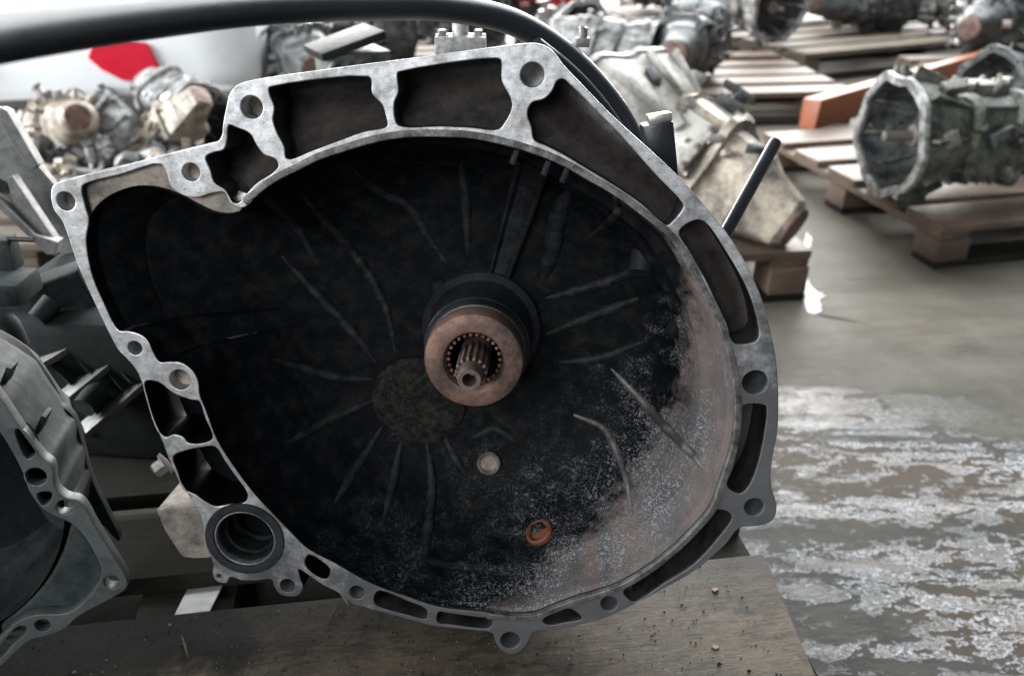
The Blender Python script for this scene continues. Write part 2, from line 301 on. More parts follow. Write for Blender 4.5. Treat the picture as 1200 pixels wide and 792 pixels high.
# ---------------------------------------------------------------- pallets
def pallet(label, corner, yaw, L, W, h, boards, mat, mat_end=None, group='wooden pallets', z0=0.0, bw=None, cross=(0, .5, 1), stw=.10, bottom=True, blocks=None):
    """corner: near right or left corner; boards run along local +x from 0..L (sign given by L), stacked along local +y 0..W"""
    t = thing('wooden_pallet', label, 'pallet', Matrix.Translation((corner[0], corner[1], z0)) @ Matrix.Rotation(yaw, 4, 'Z'), group)
    sg = 1 if L > 0 else -1; L = abs(L); tb = .022; ts = .020
    for (y0, wd) in boards:
        put('top_board', box((sg*L/2, y0+wd/2, h-tb/2), (L+random.uniform(-.006, .006), wd, tb), .0022, None, .0015), mat_end if (mat_end and y0 == boards[0][0]) else mat, t)
    for k in cross:
        xc = sg*(stw/2+(L-stw)*k)
        put('stringer_board', box((xc, W/2, h-tb-ts/2-.0006), (stw*.96, W*.985, ts), .002, None, .001), mat, t)
        for q in (0, .5, 1):
            yb = .05+(W-.10)*q; hb = h-tb-ts-(.020 if bottom else 0)
            put('block', box((xc, yb, hb/2+(.020 if bottom else 0)-.0003), (stw, .10, hb-.001), .003, None, .0015), mat, t)
    if bottom:
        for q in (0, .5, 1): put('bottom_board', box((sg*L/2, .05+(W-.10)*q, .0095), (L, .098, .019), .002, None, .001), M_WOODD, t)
    return t
ZT = .304; YAW0 = math.atan(.143)
# the near corner of the pallet the big bell housing stands on: its boards run to the left from the right-hand end
pc = V((.267, .693)) - V((-sin(YAW0), cos(YAW0)))*.235
pb = [(0, .235), (.288, .098), (.43, .10), (.575, .10), (.70, .10)]
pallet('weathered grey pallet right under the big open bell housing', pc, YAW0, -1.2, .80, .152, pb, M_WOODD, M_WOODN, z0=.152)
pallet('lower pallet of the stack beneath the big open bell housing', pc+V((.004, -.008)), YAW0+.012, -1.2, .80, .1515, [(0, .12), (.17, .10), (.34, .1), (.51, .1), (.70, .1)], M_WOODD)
for v_ in [o for o in bpy.data.objects if o.name == 'top_board'][0].data.vertices:
    if v_.co.x > -.1: v_.co.x -= (.235-v_.co.y)*.105
cR = at_z(1093, 316, 0); hR = .125
pallet('reddish wooden pallet under the gearbox with the pale flange ring', cR, radians(13), 1.2, 1.0, hR, [(0, .16), (.20, .15), (.41, .15), (.62, .15), (.85, .15)], M_WOODR)
cB = at_z(940, 98, 0)
pallet('brown pallet at the back under the round silver gearbox', cB, radians(24), 2.6, 1.0, .15, [(0, .15), (.2, .15), (.4, .15), (.6, .15), (.84, .15)], M_WOOD)
cC = at_z(942, 352, 0)
pallet('pale wooden pallet mostly hidden under the beige gearbox', cC, radians(8), -1.0, .85, .135, [(0, .14), (.2, .12), (.38, .12), (.55, .12), (.72, .12)], M_WOODR)
cT = at_z(600, 128, 0)+V((0, -.42, 0))
pallet('brown pallet under the row of grey gearboxes behind the hose', cT, radians(6), 1.5, 1.0, .14, [(0, .14), (.2, .14), (.4, .14), (.6, .14), (.85, .14)], M_WOODR)
PB = [(0, .14), (.2, .13), (.4, .13), (.6, .13), (.8, .14)]
pallet('brown pallet under the heap of castings by the white car', (-1.78, 2.02), radians(3), 1.0, .95, .115, PB, M_WOOD)
pallet('second pallet under the heap, nearest the white car bumper', (-1.72, 3.0), radians(2), .9, .34, .115, [(0, .14), (.2, .14)], M_WOOD)
pallet('dark pallet under the shaded gearboxes below the hose', (-1.2, 3.2), radians(-4), .9, .94, .12, PB, M_WOOD)
pallet('pallet behind the shaded gearboxes at the end of their row', (-1.02, 4.25), radians(4), 1.05, .94, .125, PB, M_WOOD)
pallet('far pallet at the top edge left of the red crate', (-1.15, 5.2), radians(0), 1.0, .94, .17, PB, M_WOOD)
pallet('far pallet at the top edge right of the red crate', (.62, 5.42), radians(6), 1.0, .94, .17, PB, M_WOOD)
pallet('farthest pallet between the two right-hand pallets', (.95, 6.45), radians(6), 1.0, .9, .135, PB[:4]+[(.76, .14)], M_WOOD)
pallet('small pallet under the dark gearbox at the right edge behind', (2.08, 4.12), radians(6), .7, .55, .135, PB[:3], M_WOOD)
# orange plank along the far side of the right-hand pallet
pO = at_z(948, 150, hR)

# ---------------------------------------------------------------- the big gearbox with its open bell housing
FR = Frame(at_d(563, 440, .70), ray(640, 60))
GB = thing('gearbox', 'big gearbox lying with its open black bell housing towards the camera', 'gearbox', FR.M)
OUT = [(61,219),(76,211),(131,198),(190,182),(243,169.5),(256,165),(260,158),(261,147),(263.5,133),(266,121),(269,110),(276,101),(288,96),(320,90),(400,79),(500,66),(590,54),(618,51),(634,52),(647,59),(660,76),(680,97),(720,138),(787,199),(825,240),(850,271),(873,307),(893,351),(903,388),(910,425),(912.5,470),(911,508),(904,545),(904,570),(910,590),(908,606),(898,614),(884,616.5),(866,619),(852,636),(836,651),(812,670),(777,690),(741,709),(711,723),(683,731),(650,738),(626,740),(619,752),(610,763),(600,766.5),(588,762),(581,753),(577,742),(550,738),(507,733),(470,723),(451,718),(430,712),(413,707),(396,694),(378,685),(362,674),(350,667),(352,678),(355,688),(350,697),(340,699),(328,696),(321,687),(318,679),(300,680),(284,680),(270,676),(265,683),(254,681),(249,672),(250,661),(242,642),(239,620),(233,600),(214,570),(206,556),(199,541),(190,517),(177,486),(162,438),(149,421),(139,411),(131,397),(114,362),(91,311),(73,260),(62,244)]
OPEN = [(104,258),(100,243),(96,219),(104,214),(140,205),(188,192.5),(194,200),(200,218),(212,228),(228,232),(252,226),(263,226),(272,239),(281,244),(290,241),(300,230),(322,213),(350,199),(374,187),(401,178),(430,169),(461,162.5),(488,160),(515,160),(552,162),(600,172),(652,190),(690,211),(721,229),(751,251),(787,281.5),(808,315),(826,348),(840,375),(848,398),(856,425),(859,445),(862,476),(858,521),(845,562),(833,595),(815,617),(790,642),(755,669),(723,687),(676,702),(651,711),(628,720),(606,722),(583,720),(565,717),(514,711),(477,699),(436,684),(391,659),(361,643),(343,626),(318,600),(300,581),(277,551),(254,515),(242,483),(234,463),(232,447),(226,435),(212,425),(198,424),(187,424),(180,414),(173,399),(164,392),(150,388),(139,387),(121,354),(109,326),(103,301),(101,278)]
PK = {
 'p1': [(315,104),(318,102),(431,90),(435,94),(436,110),(448,123),(452,136),(454,147),(451,150),(426,155),(401,164),(366,177),(340,187),(335,185),(333,172),(325,156.6),(320,141),(321.5,126),(316,111)],
 'p2': [(466,86),(470,84),(580,68.5),(587,71),(588,95),(598,114),(600,126),(592,143),(584,152),(552,150),(515,148.5),(473,149),(465,145),(462,121),(467,108)],
 'p3': [(653,95),(660,93),(670,101),(700,131),(726,157),(767,203),(800,238),(801,243),(787,261),(781,264),(752,239),(721,218),(690,199),(660,181),(640,171),(626,164),(623,149),(618,134),(623,121),(638,116),(647,107)],
 'p4': [(796,271),(815,258),(826,260),(852,296),(877,341),(889,382),(889,396),(884,401),(862,403),(857,398),(852,381),(840,355),(824,322),(808,294)],
 'p5': [(869,476),(897,475),(899,482),(897,501),(889,541),(878,569),(868,578),(855,573),(852,567),(859,549),(865,521),(868,497)],
 'p6': [(837,598),(852,599),(858,606),(842,630),(812,662),(777,684),(751,702),(742,705),(731,695),(733,690),(757,674.5),(792,647),(820,620)],
 'p7': [(636,727),(652,716),(668,713),(678,719),(682,725),(664,729),(642,732)],
 'p8': [(514,717),(525,718),(560,723),(576,725),(576,733),(572,736),(530,732),(513,729)],
 'p9': [(441,694),(446,692),(480,705),(498,712.5),(501,719),(499,725),(480,721),(457,715),(441,709),(438,702)],
 'p10': [(360,651),(364,650),(384,663),(387,668),(383,678),(375,677),(361,667),(357,659)],
 'p11': [(203,535),(217,528),(236,524),(252,523.5),(264,541),(276,558),(290,579),(287,588),(268,591),(252,593),(241,588),(228,579),(216,573),(208,553)],
 'p12': [(170,447),(186,448),(202,460),(224,468.5),(233,470),(240,489),(249,513),(241,518.5),(221,519),(214,512),(203,509),(194,512),(186,505),(174,471)],
 'star': [(268,147),(278,150),(293,157),(301,171),(309,181),(323,187),(326,195),(318,204),(302,214),(291,225),(279,238),(272,237),(264,223),(251,214),(246.6,200),(241,184.5),(250,179),(262,175.5),(266,164)],
}
HL = {'a': (295,126,13), 'b': (224,202,10.5), 'c': (77,236,11), 'd': (624,88,14), 'e': (885,448,15), 'f': (884,594,11.5), 'g': (714,707,10), 'h': (598,750,11.5), 'i': (418.5,694,9), 'j': (337,686,9), 'k': (287,631,34), 'l': (158,408,8.5), 'm': (211,445,12.5), 'n': (257,675,3)}
outer = smooth(FR.pts(OUT), 4); opening = smooth(FR.pts(OPEN), 4)
holes = [opening]+[smooth(FR.pts(p), 4) for p in PK.values()]+[circ(FR.px(x, y), r*FR.scale(x, y), 28) for x, y, r in HL.values()]
TH = .055
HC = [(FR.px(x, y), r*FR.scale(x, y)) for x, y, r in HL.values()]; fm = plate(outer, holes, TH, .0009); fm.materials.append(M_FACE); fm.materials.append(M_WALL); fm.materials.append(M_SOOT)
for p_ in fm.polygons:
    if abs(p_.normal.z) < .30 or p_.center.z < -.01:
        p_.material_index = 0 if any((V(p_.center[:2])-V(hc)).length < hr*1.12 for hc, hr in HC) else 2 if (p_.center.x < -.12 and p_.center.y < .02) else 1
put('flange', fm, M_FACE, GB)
RIM = smooth(FR.pts(OPEN[14:51]), 4)[:36*4]; rc = V((-.0161, -.0289)); rl = []
for q in RIM:
    q = V(q); d_ = (q-rc).normalized(); rl.append([(*(q+d_*o_), z_) for o_, z_ in ((-.0004, -.004), (-.0004, .0004), (.0002, .0009), (.0042, .0009), (.0050, .0005), (.0050, -.002))])
put('rim_lip', loft(rl, True, True, 30, False), M_RIM, GB)
for k_ in 'abcdml':
    x, y, r = HL[k_]; q = FR.px(x, y); r_ = r*FR.scale(x, y)*1.03; z_ = -.012 if k_ in 'bcm' else -.022
    put('hole_bottom', lathe([(r_, z_), (r_*.5, z_-.001), (r_*.06, z_-.004)], 20, q, False, True), M_CAST if k_ in 'dl' else M_SHELF, GB)
# back shell closing the casting pockets
AX = V(FR.px(555, 424, -.030))
def rad_at(poly, a):
    d = V((cos(a), sin(a))); best = 0; n = len(poly)
    for i in range(n):
        p = V(poly[i])-AX; q = V(poly[(i+1) % n])-AX; e = q-p; den = d.x*e.y-d.y*e.x
        if abs(den) < 1e-12: continue
        s = (p.x*e.y-p.y*e.x)/den; u = (p.x*d.y-p.y*d.x)/den
        if 0 <= u <= 1 and s > best: best = s
    return best
NA = 220; rin = []; rout = []
for i in range(NA):
    a = 2*pi*i/NA; rin.append(rad_at(opening, a)); rout.append(rad_at(outer, a))
rings = []
for k in range(13):
    tt = k/12; R_ = []
    for i in range(NA):
        a = 2*pi*i/NA; r0 = rin[i]*1.004; r1 = max(rout[i]*.985, r0+.004); r = r0+(r1-r0)*tt
        wd = min(1, (r1-r0)/.05); up = max(0, min(1, (sin(a)*.9+cos(a)*.25-.15)/.35))
        z = up*(-.009-(.033*wd+.010)*sin(pi/2*min(1, tt*1.15))+.006*math.exp(-((tt-.45)/.2)**2)*wd)+(1-up)*(-.046)
        R_.append((AX.x+r*cos(a), AX.y+r*sin(a), max(z, -TH+.001)))
    rings.append(R_)
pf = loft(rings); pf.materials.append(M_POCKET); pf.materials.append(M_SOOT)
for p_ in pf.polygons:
    if p_.center.x < -.12 and p_.center.y < .05: p_.material_index = 1  # left pocket floors blackened for their deep shade
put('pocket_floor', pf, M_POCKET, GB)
# ledge left of the star opening, a step below the machined face
LEDGE = [(90,214),(96,211),(190,186.5),(198,192),(204,214),(215,224),(230,228),(254,222),(266,222),(276,236),(284,243),(273,250),(250,249),(227,239),(210,230),(187,221),(162,218),(131,228),(112,243),(103,260),(96,250)]
put('ledge', plate([(x, y) for x, y in smooth(FR.pts(LEDGE, -.007), 3)], (), .03, .0006), M_SHELF, GB, Matrix.Translation((0, 0, -.007)))
# bell interior
BOPEN = [(104,258),(112,244),(131,228),(162,218),(187,221),(210,230),(227,239),(250,249),(273,250),(283,246)]+OPEN[15:]
bopen = [V(p) for p in smooth(FR.pts(BOPEN), 4)]
PROF = [(-.0010, 1.0015, 0), (.002, 1.0015, 0), (.006, 1.001, 0), (.0075, .985, 0), (.012, .978, .0), (.016, .985, .05), (.03, .972, .1), (.040, .962, .15), (.043, .958, .15), (.046, .915, .18), (.06, .908, .25), (.075, .895, .35), (.079, .868, .4), (.09, .852, .45), (.103, .81, .55), (.114, .74, .65), (.121, .66, .75), (.125, .56, .8), (.127, .45, .85), (.128, .34, .9), (.128, .24, 1), (.128, .14, 1)]
RC = .206; rings = []
for d, s_, b in PROF:
    R_ = []; sm_ = 1-.02*(d/.03) if d < .03 else .98-.13*((d-.03)/.06)**1.4 if d < .09 else None
    for p in bopen:
        v = p-AX; r = v.length; rr = r*(1-b)+min(r, RC)*b; wgt = max(0, min(1, (v.x/r+.45)/.8)); sk = s_ if sm_ is None else s_*wgt+sm_*(1-wgt)
        q = AX+v/r*(rr*sk); R_.append((q.x, q.y, -.0012-d))
    rings.append(R_)
bowl = loft(rings, False, True, 28)
bo = put('bell_housing', bowl, M_BOWL, GB)
shell = []
for k, Rg in enumerate(rings[10:]):
    c_ = 1+.006/ .2; shell.append([(AX.x+(x-AX.x)*c_, AX.y+(y-AX.y)*c_, z-.003-.003*min(1, k/8)) for x, y, z in Rg])
put('bell_shell', loft(shell, False, True, 28), M_CAST, GB)
bvh = BVHTree.FromPolygons([v.co.copy() for v in bowl.vertices], [tuple(p.vertices) for p in bowl.polygons])
LC = FR.Mi @ CAM
def on_bowl(x, y, lift=0):
    d = (FR.Mi.to_3x3() @ ray(x, y)).normalized(); h, nrm, i, ds = bvh.ray_cast(LC, d)
    if h is None: h = LC+d*.85; nrm = -d
    if nrm.dot(d) > 0: nrm = -nrm
    return h+nrm*lift if lift is not None else (h, nrm)
RIBS = [([(668,222),(656,250),(645,300),(636,330)], .0045, M_RIB2), ([(352,226),(385,264),(420,304),(440,335),(455,370),(463,412)], .0026, M_RIB), ([(415,200),(445,225),(480,244),(500,275),(522,308)], .0026, M_RIB), ([(330,300),(364,337),(398,372),(424,402),(440,425)], .0028, M_RIB), ([(640,350),(700,334),(752,314)], .0030, M_RIB), ([(640,392),(700,368),(748,350)], .0030, M_RIB), ([(716,432),(752,470),(780,500),(812,533),(824,550)], .0026, M_CAST), ([(672,486),(705,500),(718,520),(732,556),(742,604)], .0022, M_CAST), ([(500,518),(506,560),(502,620),(498,650)], .0028, M_RIB), ([(522,514),(532,535),(546,556)], .0030, M_RIB), ([(719,226),(725,246),(712,262),(690,278)], .0022, M_RIB), ([(556,512),(580,503),(605,518)], .0028, M_RIB2), ([(470,518),(462,560),(450,610)], .0026, M_RIB2), ([(448,500),(420,545),(392,590)], .0026, M_RIB2), ([(436,470),(390,490),(335,520)], .0026, M_RIB2), ([(437,445),(390,440),(320,420)], .0026, M_RIB2), ([(300,225),(345,262),(372,310)], .0024, M_RIB2), ([(540,190),(546,240),(548,300)], .0026, M_RIB2), ([(655,425),(700,420),(755,400)], .0028, M_RIB2)]
for P, r, m in RIBS:
    q = [on_bowl(v_.x, v_.y, -r*.75) for v_ in curve3([(x, y, 0) for x, y in P], 8)]; n = len(q)
    put('rib', tube(q, [2.1*r*(.25+.75*sin(pi*(.08+.84*i/(n-1))))*(1+.05*sin(i*1.3+r*9000)) for i in range(n)], 8), m, GB)
c = on_bowl(490, 470); put('bearing_boss', lathe([(.048, c.z-.004), (.047, c.z+.003), (.043, c.z+.0055), (.030, c.z+.0065), (.012, c.z+.0045)], 40, (c.x, c.y), False, True), M_BOSS, GB)
LA = curve3([(606,183,0),(598,215,0),(588,255,0),(577,300,0),(566,338,0)], 6); RA = curve3([(641,202,0),(628,240,0),(614,278,0),(600,315,0),(588,350,0)], 6); sec = []
for k in range(len(LA)):
    a_, b_ = on_bowl(LA[k].x, LA[k].y), on_bowl(RA[k].x, RA[k].y); nz = V((0, -.25, 1)).normalized(); h_ = .012
    sec.append([a_-nz*.01, a_+nz*h_*.8, a_+nz*h_+(b_-a_)*.10, a_*.75+b_*.25+nz*h_*.55, a_*.3+b_*.7+nz*h_*.5, b_+nz*h_*.95+(a_-b_)*.08, b_+nz*h_*.8, b_-nz*.01])
put('fork_arm', loft(sec, True, True, 30), M_RIB2, GB)
for (x, y, r, m, nm) in [(573,542,.0115, M_SHELF, 'plug'), (633,625,.0135, M_RUST2, 'plug')]:
    c, nn = on_bowl(x, y, None); h_ = .006 if m is not M_RUST2 else .0045; dz = h_-.0035 if m is M_RUST2 else h_-.001
    put(nm, lathe([(r, -.02), (r, h_), (r*.86, h_+.0015), (r*.72, h_), (r*.68, dz), (r*.3, dz)], 28, (0, 0), False, True), m, GB, Matrix.Translation(c) @ nn.to_track_quat('Z', 'Y').to_matrix().to_4x4())
c = on_bowl(515, 334); put('screw', lathe([(.007, c.z-.006), (.007, c.z+.004), (.0055, c.z+.006), (.003, c.z+.0055)], 16, (c.x, c.y), False, True), M_RIB, GB)
# small teeth on the underside of the rim
for x, y in [(603,184),(640,197),(662,206)]:
    c = V(FR.px(x, y, -.008)); put('cast_lug', box((c.x, c.y, -.014), (.0045, .012, .018), .0012, Matrix.Rotation(-.35, 3, 'Z')), M_RIB, GB)
# guide sleeve, release bearing, input shaft
put('guide_sleeve', lathe([(.058, -.1292), (.056, -.118), (.050, -.113), (.0475, -.100), (.0475, -.066), (.0462, -.0645), (.0462, -.057), (.0440, -.0535), (.027, -.050), (.026, -.126)], 56, AX), M_BLACKSTEEL, GB)
rb = put('release_bearing', lathe([(.0400, -.0535), (.0428, -.0515), (.0430, -.036), (.0416, -.0318), (.0385, -.0303), (.0300, -.0296), (.0265, -.0306), (.0246, -.0340), (.0240, -.0515)], 64, AX), M_RUST, GB)
for i in range(26):
    a = 2*pi*i/26; me = lathe([(.0001, -.0019), (.0013, -.0013), (.0019, 0), (.0013, .0013), (.0001, .0019)], 8) if i == 0 else me
    put('bearing_ball', me, M_RUST, rb, Matrix.Translation((AX.x+.0222*cos(a), AX.y+.0222*sin(a), -.0365)))
sh = put('input_shaft', lathe([(.0135, -.125), (.0135, -.050), (.0105, -.044), (.0100, .010), (.0092, .0125), (.0058, .0125), (.0054, .004), (.0054, -.012), (.0002, -.014)], 36, AX), M_STEELD, GB)
me = box((0, 0, 0), (.0032, .0026, .060), .0006)
for i in range(14):
    a = 2*pi*i/14; put('spline_tooth', me, M_STEELD, sh, Matrix.Translation((AX.x+.0118*cos(a), AX.y+.0118*sin(a), -.034)) @ Matrix.Rotation(a, 4, 'Z'))
# ring groove of the starter hole, inset
kx, ky = FR.px(287, 631); ks = FR.scale(287, 631)
put('seal_ring', lathe([(34.2*ks, -.030), (34.2*ks, -.006), (33*ks, -.0045), (31.5*ks, -.006), (31*ks, -.014), (28.5*ks, -.016), (28*ks, -.030)], 48, (kx, ky)), M_RIB, GB)
put('seal_ring', lathe([(47*ks, .0003), (46*ks, .0018), (40*ks, .0022), (37*ks, .0018), (36*ks, .0003)], 48, (kx, ky)), M_BLACKSTEEL, GB)
# bracket block on the left, bolts, tail case
br = smooth(FR.pts([(183,598),(190,597),(222,594),(238,598),(246,620),(248,652),(240,654),(216,653),(210,648)], -.010), 2)
put('bracket', plate(br, (), .055, .0015), M_SHELF, GB, Matrix.Translation((0, 0, -.010)))
bx_, by_ = FR.px(196, 542, -.016); put('bolt', hexbolt(.0075, .012), M_STEEL, GB, Matrix.Translation((bx_-.001, by_, -.016)) @ Matrix.Rotation(.6, 4, 'Z') @ Matrix.Rotation(-1.2, 4, 'Y'))
for x, y in [(683,44)]:
    bx_, by_ = FR.px(x, y, -.03)
# main case behind the bell
def sq(r, n=36, e=2.6, sx=1, sy=1):
    out = []
    for i in range(n):
        a = 2*pi*i/n; k = (abs(cos(a))**e+abs(sin(a))**e)**(-1/e); out.append((AX.x+r*k*cos(a)*sx, AX.y+r*k*sin(a)*sy))
    return out
rg = []
for z, r, sx, sy in [(-.1375, .15, 1.0, .95), (-.15, .15, 1, .95), (-.17, .135, 1, .95), (-.28, .13, 1, 1), (-.36, .12, .95, .98), (-.365, .135, .95, .95), (-.38, .135, .95, .95), (-.385, .11, .9, .9), (-.5, .085, .9, .9), (-.58, .06, 1, 1), (-.60, .05, 1, 1)]:
    rg.append([(x, y, z) for x, y in sq(r, 36, 2.8, sx, sy)])
put('main_case', loft(rg, True, True), M_CAST, GB)
for i in range(9):
    a = 2*pi*i/9+.2; put('case_rib', box((AX.x+.15*cos(a), AX.y+.15*sin(a), -.19), (.06, .007, .09), .002, Matrix.Rotation(a, 3, 'Z')), M_CAST, GB)
# sump foot that carries the tail on the pallet
foot = FR.M @ V((AX.x, AX.y, -.33)); put('sump', box((AX.x, AX.y-(foot.z-ZT)/cos(.164)/2-.02, -.30), (.16, (foot.z-ZT)/cos(.164)-.04, .14), .012), M_CAST, GB)
# black box and rod behind the right shoulder
c = FR.Mi @ at_d(772, 176, .735); put('switch_housing', box(c, (.026, .048, .03), .003, Matrix.Rotation(.16, 3, 'Z')), M_PLASTIC, GB)
put('switch_cap', box(c+V((-.0015, .027, 0)), (.020, .008, .022), .002, Matrix.Rotation(.16, 3, 'Z')), M_STEEL, GB)
a_ = FR.Mi @ at_d(909, 166, .83); b_ = FR.Mi @ at_d(852, 270, .80); dd = (a_-b_).normalized(); b_ = b_-dd*.12
tb_ = [b_, a_-dd*.004, a_, a_, a_-dd*.012, a_-dd*.012]; put('selector_rod', tube(tb_, [.0062, .0062, .0056, .0042, .0040, .0001], 16), M_PLASTIC, GB)
# ---------------------------------------------------------------- hose over the housing
hp = [(-120,64,.31),(0,44,.36),(150,24,.43),(300,9,.515),(430,6,.60),(520,9,.66),(600,26,.705),(660,62,.735),(704,106,.755),(735,152,.77),(752,205,.775),(757,260,.77),(750,320,.76)]
P = curve3([at_d(*q) for q in hp], 8)
hs = thing('hose', 'thick black rubber hose arching over the top of the big bell housing', 'hose', Matrix.Translation(P[0]))
put('hose_pipe', tube([p-P[0] for p in P], .0107, 20), M_RUBBER, hs)
P2 = curve3([at_d(*q) for q in [(628,52,.70),(664,80,.725),(692,108,.74),(718,142,.75),(735,180,.755),(735,260,.75)]], 8)
h2 = tube(P2, .0062, 14); tag(put('thin_hose', h2, M_RUBBER), 'thinner black pipe running just inside the thick black hose', 'hose')
p = at_d(683, 44, .745); put('hose_clip', join(lathe([(.004, 0), (.004, .008), (.0025, .009), (.0025, .004)], 14), box((0, 0, -.004), (.012, .008, .008), .001)), M_STEEL, hs, Matrix.Translation(p-P[0]))

# ---------------------------------------------------------------- second housing, left foreground
F2 = Frame(at_d(50, 733, .735), ray(400, 20)); G2 = thing('gearbox', 'dark grey bell housing cut off by the left edge in front', 'gearbox', F2.M)
O2 = [(-60,395),(-20,440),(0,466),(18,493),(33,514),(50,536),(60.6,545),(65,572),(77,583),(90,586),(99,594),(111,616),(132,650),(148,677),(149,687),(141,695),(91,722.5),(79,734),(66,741),(50,746),(35,750),(0,781),(-40,815),(-110,840),(-260,830),(-380,760),(-430,640),(-400,500),(-300,390),(-180,350)]
I2 = [(-60,440),(-20,482),(0,507),(15,531),(27,555),(34,575),(42,587),(54,599),(86,615),(100,630),(114,655),(119,672),(108,694),(87,714),(73,719),(44,720),(23,727),(0,747),(-40,785),(-110,808),(-250,798),(-350,740),(-395,640),(-370,510),(-290,420),(-180,385)]
H2 = [smooth(F2.pts(q), 3) for q in [[(18,503),(27,505),(41,531),(37,536),(31,537),(22,520)], [(44,578),(60,577),(58,588),(51,592),(46,587)], [(30,734),(30,741),(15,755),(0,771),(-10,774),(-6,765),(8,747),(22,734)]]]
H2 += [circ(F2.px(x, y), r*F2.scale(x, y), 24) for x, y, r in [(42,558.5,11.5),(75.5,594.5,9.5),(131,682,9),(50,732.5,8.5)]]
put('flange', plate(smooth(F2.pts(O2), 4), [smooth(F2.pts(I2), 4)]+H2, .012, .001), M_FLANGE2, G2)
o2 = [V(q) for q in smooth(F2.pts(O2), 4)]; i2 = [V(q) for q in smooth(F2.pts(I2), 4)]; c2 = V(F2.px(-160, 600))
RB2 = (V(F2.px(60, 545))-c2).length*1.0
def cap0(v, r):
    d = v-c2; return c2+d*min(1, r/d.length)
put('bell_housing', loft([[(*(c2+(cap0(p_, RB2)-c2)*s_), z) for p_ in o2] for s_, z in [(.985, -.010), (.975, -.04), (.965, -.085), (.955, -.09), (.90, -.11), (.8, -.15), (.6, -.18)]], False, True), M_GREEN, G2)
def cap(v, r): 
    d = v-c2; return c2+d*min(1, r/d.length)
rr2 = (V(F2.px(88, 616))-c2).length
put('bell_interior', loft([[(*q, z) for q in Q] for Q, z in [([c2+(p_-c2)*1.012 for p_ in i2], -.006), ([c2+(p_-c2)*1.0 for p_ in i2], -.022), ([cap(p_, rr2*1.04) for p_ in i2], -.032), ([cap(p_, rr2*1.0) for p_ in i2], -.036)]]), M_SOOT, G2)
put('corner_web', plate(smooth(F2.pts([(86,612),(104,634),(118,655),(123,674),(110,700),(88,718),(44,724),(8,745),(0,735),(26,711),(53,682),(73,647)], -.012), 3), (), .012, .003), M_GREEN2, G2, Matrix.Translation((0, 0, -.012)))
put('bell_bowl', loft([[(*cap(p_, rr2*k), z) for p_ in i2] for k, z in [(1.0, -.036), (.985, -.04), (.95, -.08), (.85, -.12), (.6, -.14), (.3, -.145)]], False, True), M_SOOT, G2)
rf = smooth(F2.pts([(84,486),(90,498),(98,528),(107,560),(126,600),(141,632),(138,634),(112,610),(70,620),(30,560),(40,480),(70,476)], -.085), 3)
put('rear_flange', plate(rf, (), .010, .0008), M_GREEN, G2, Matrix.Translation((0, 0, -.085)))
for x, y in [(11,436),(51,492)]:
    q = V(F2.px(x, y, -.03)); put('cast_mark', box((q.x, q.y, -.03), (.004, .016, .018), .001, Matrix.Rotation(-.5, 3, 'Z')), M_GREEN, G2)

# ---------------------------------------------------------------- third gearbox, finned, behind on the left
B3 = at_z(60, 560, ZT) + V((0, .25, 0)); G3 = thing('gearbox', 'grey-green finned gearbox casing between the two bell housings on the left', 'gearbox', Matrix.Translation(B3))
def slab(name, P, Z, t, m, into=None, holes=(), bev=.001, sm=2, par=None):
    fr = Frame(at_d(P[0][0], P[0][1], Z), into or ray(330, 150)); Mx = (par or G3).matrix_basis.inverted() @ fr.M
    return put(name, plate(smooth(fr.pts(P), sm) if sm else fr.pts(P), holes, t, bev), m, par or G3, Mx)
slab('side_cover', [(30,338),(90,316),(122,374),(78,402),(30,425),(0,440),(-60,430),(-50,360)], .98, .05, M_GREEN, ray(500, -100), sm=0, bev=.003)
slab('case_wall', [(40,425),(180,330),(240,470),(225,545),(120,560),(60,520)], 1.04, .10, M_GREEN, sm=0, bev=.004)
for A, B in [((40,429),(128,376)), ((70,470),(146,409)), ((100,503),(166,446))]:
    p0, p1 = at_d(*A, .985), at_d(*B, 1.0); d = (p1-p0); rot = d.to_track_quat('X', 'Z').to_matrix()
    put('rail', box((p0+p1)/2-B3, (d.length, .028, .0075), .0012, rot), M_GREYARM, G3)
for (A, B) in [((62,418),(92,446)), ((84,403),(112,430)), ((100,393),(126,420)), ((112,385),(138,409)), ((95,455),(118,480)), ((115,432),(140,462)), ((128,425),(152,452)), ((138,416),(162,444))]:
    p0, p1 = at_d(*A, .995), at_d(*B, .995); d = p1-p0; put('fin', box((p0+p1)/2-B3, (d.length, .022, .0035), .0006, d.to_track_quat('X', 'Z').to_matrix()), M_GREEN, G3)
for x, y, Z, r, L in [(98,478,.97,.013,.05), (42,374,.965,.010,.02)]:
    p_ = at_d(x, y, Z)-B3; put('cast_boss', tube([p_, p_+V((.012, L, .012))], [r, r*1.2], 20), M_GREEN, G3)
put('main_case', box(V((-.42, 1.0, ZT+.095))-B3, (.40, .30, .19), .02, Matrix.Rotation(-.1, 3, 'Z')), M_SOOTG, G3)
slab('rib_panel', [(36,428),(130,368),(176,448),(100,512)], 1.012, .02, M_GREEN, ray(500, 250), sm=0)
q = at_d(-4, 330, .90)-B3; put('solenoid', box(q+V((0, 0, -.006)), (.07, .05, .026), .006), M_GREEN, G3)
q = at_d(8, 296, .91)-B3; put('solenoid_cap', box(q, (.020, .022, .036), .003), M_GREEN, G3)
put('pin', tube([at_d(9, 280, .90)-B3, at_d(40, 281, .90)-B3], .003, 8), M_BLACKSTEEL, G3)
q = at_d(0, 375, .88)-B3; put('pipe_elbow', tube(curve3([q+V((-.02, 0, -.02)), q+V((-.005, 0, .0)), q+V((.008, 0, -.004)), q+V((.012, 0, -.03))], 5), .010, 12), M_GREEN, G3)
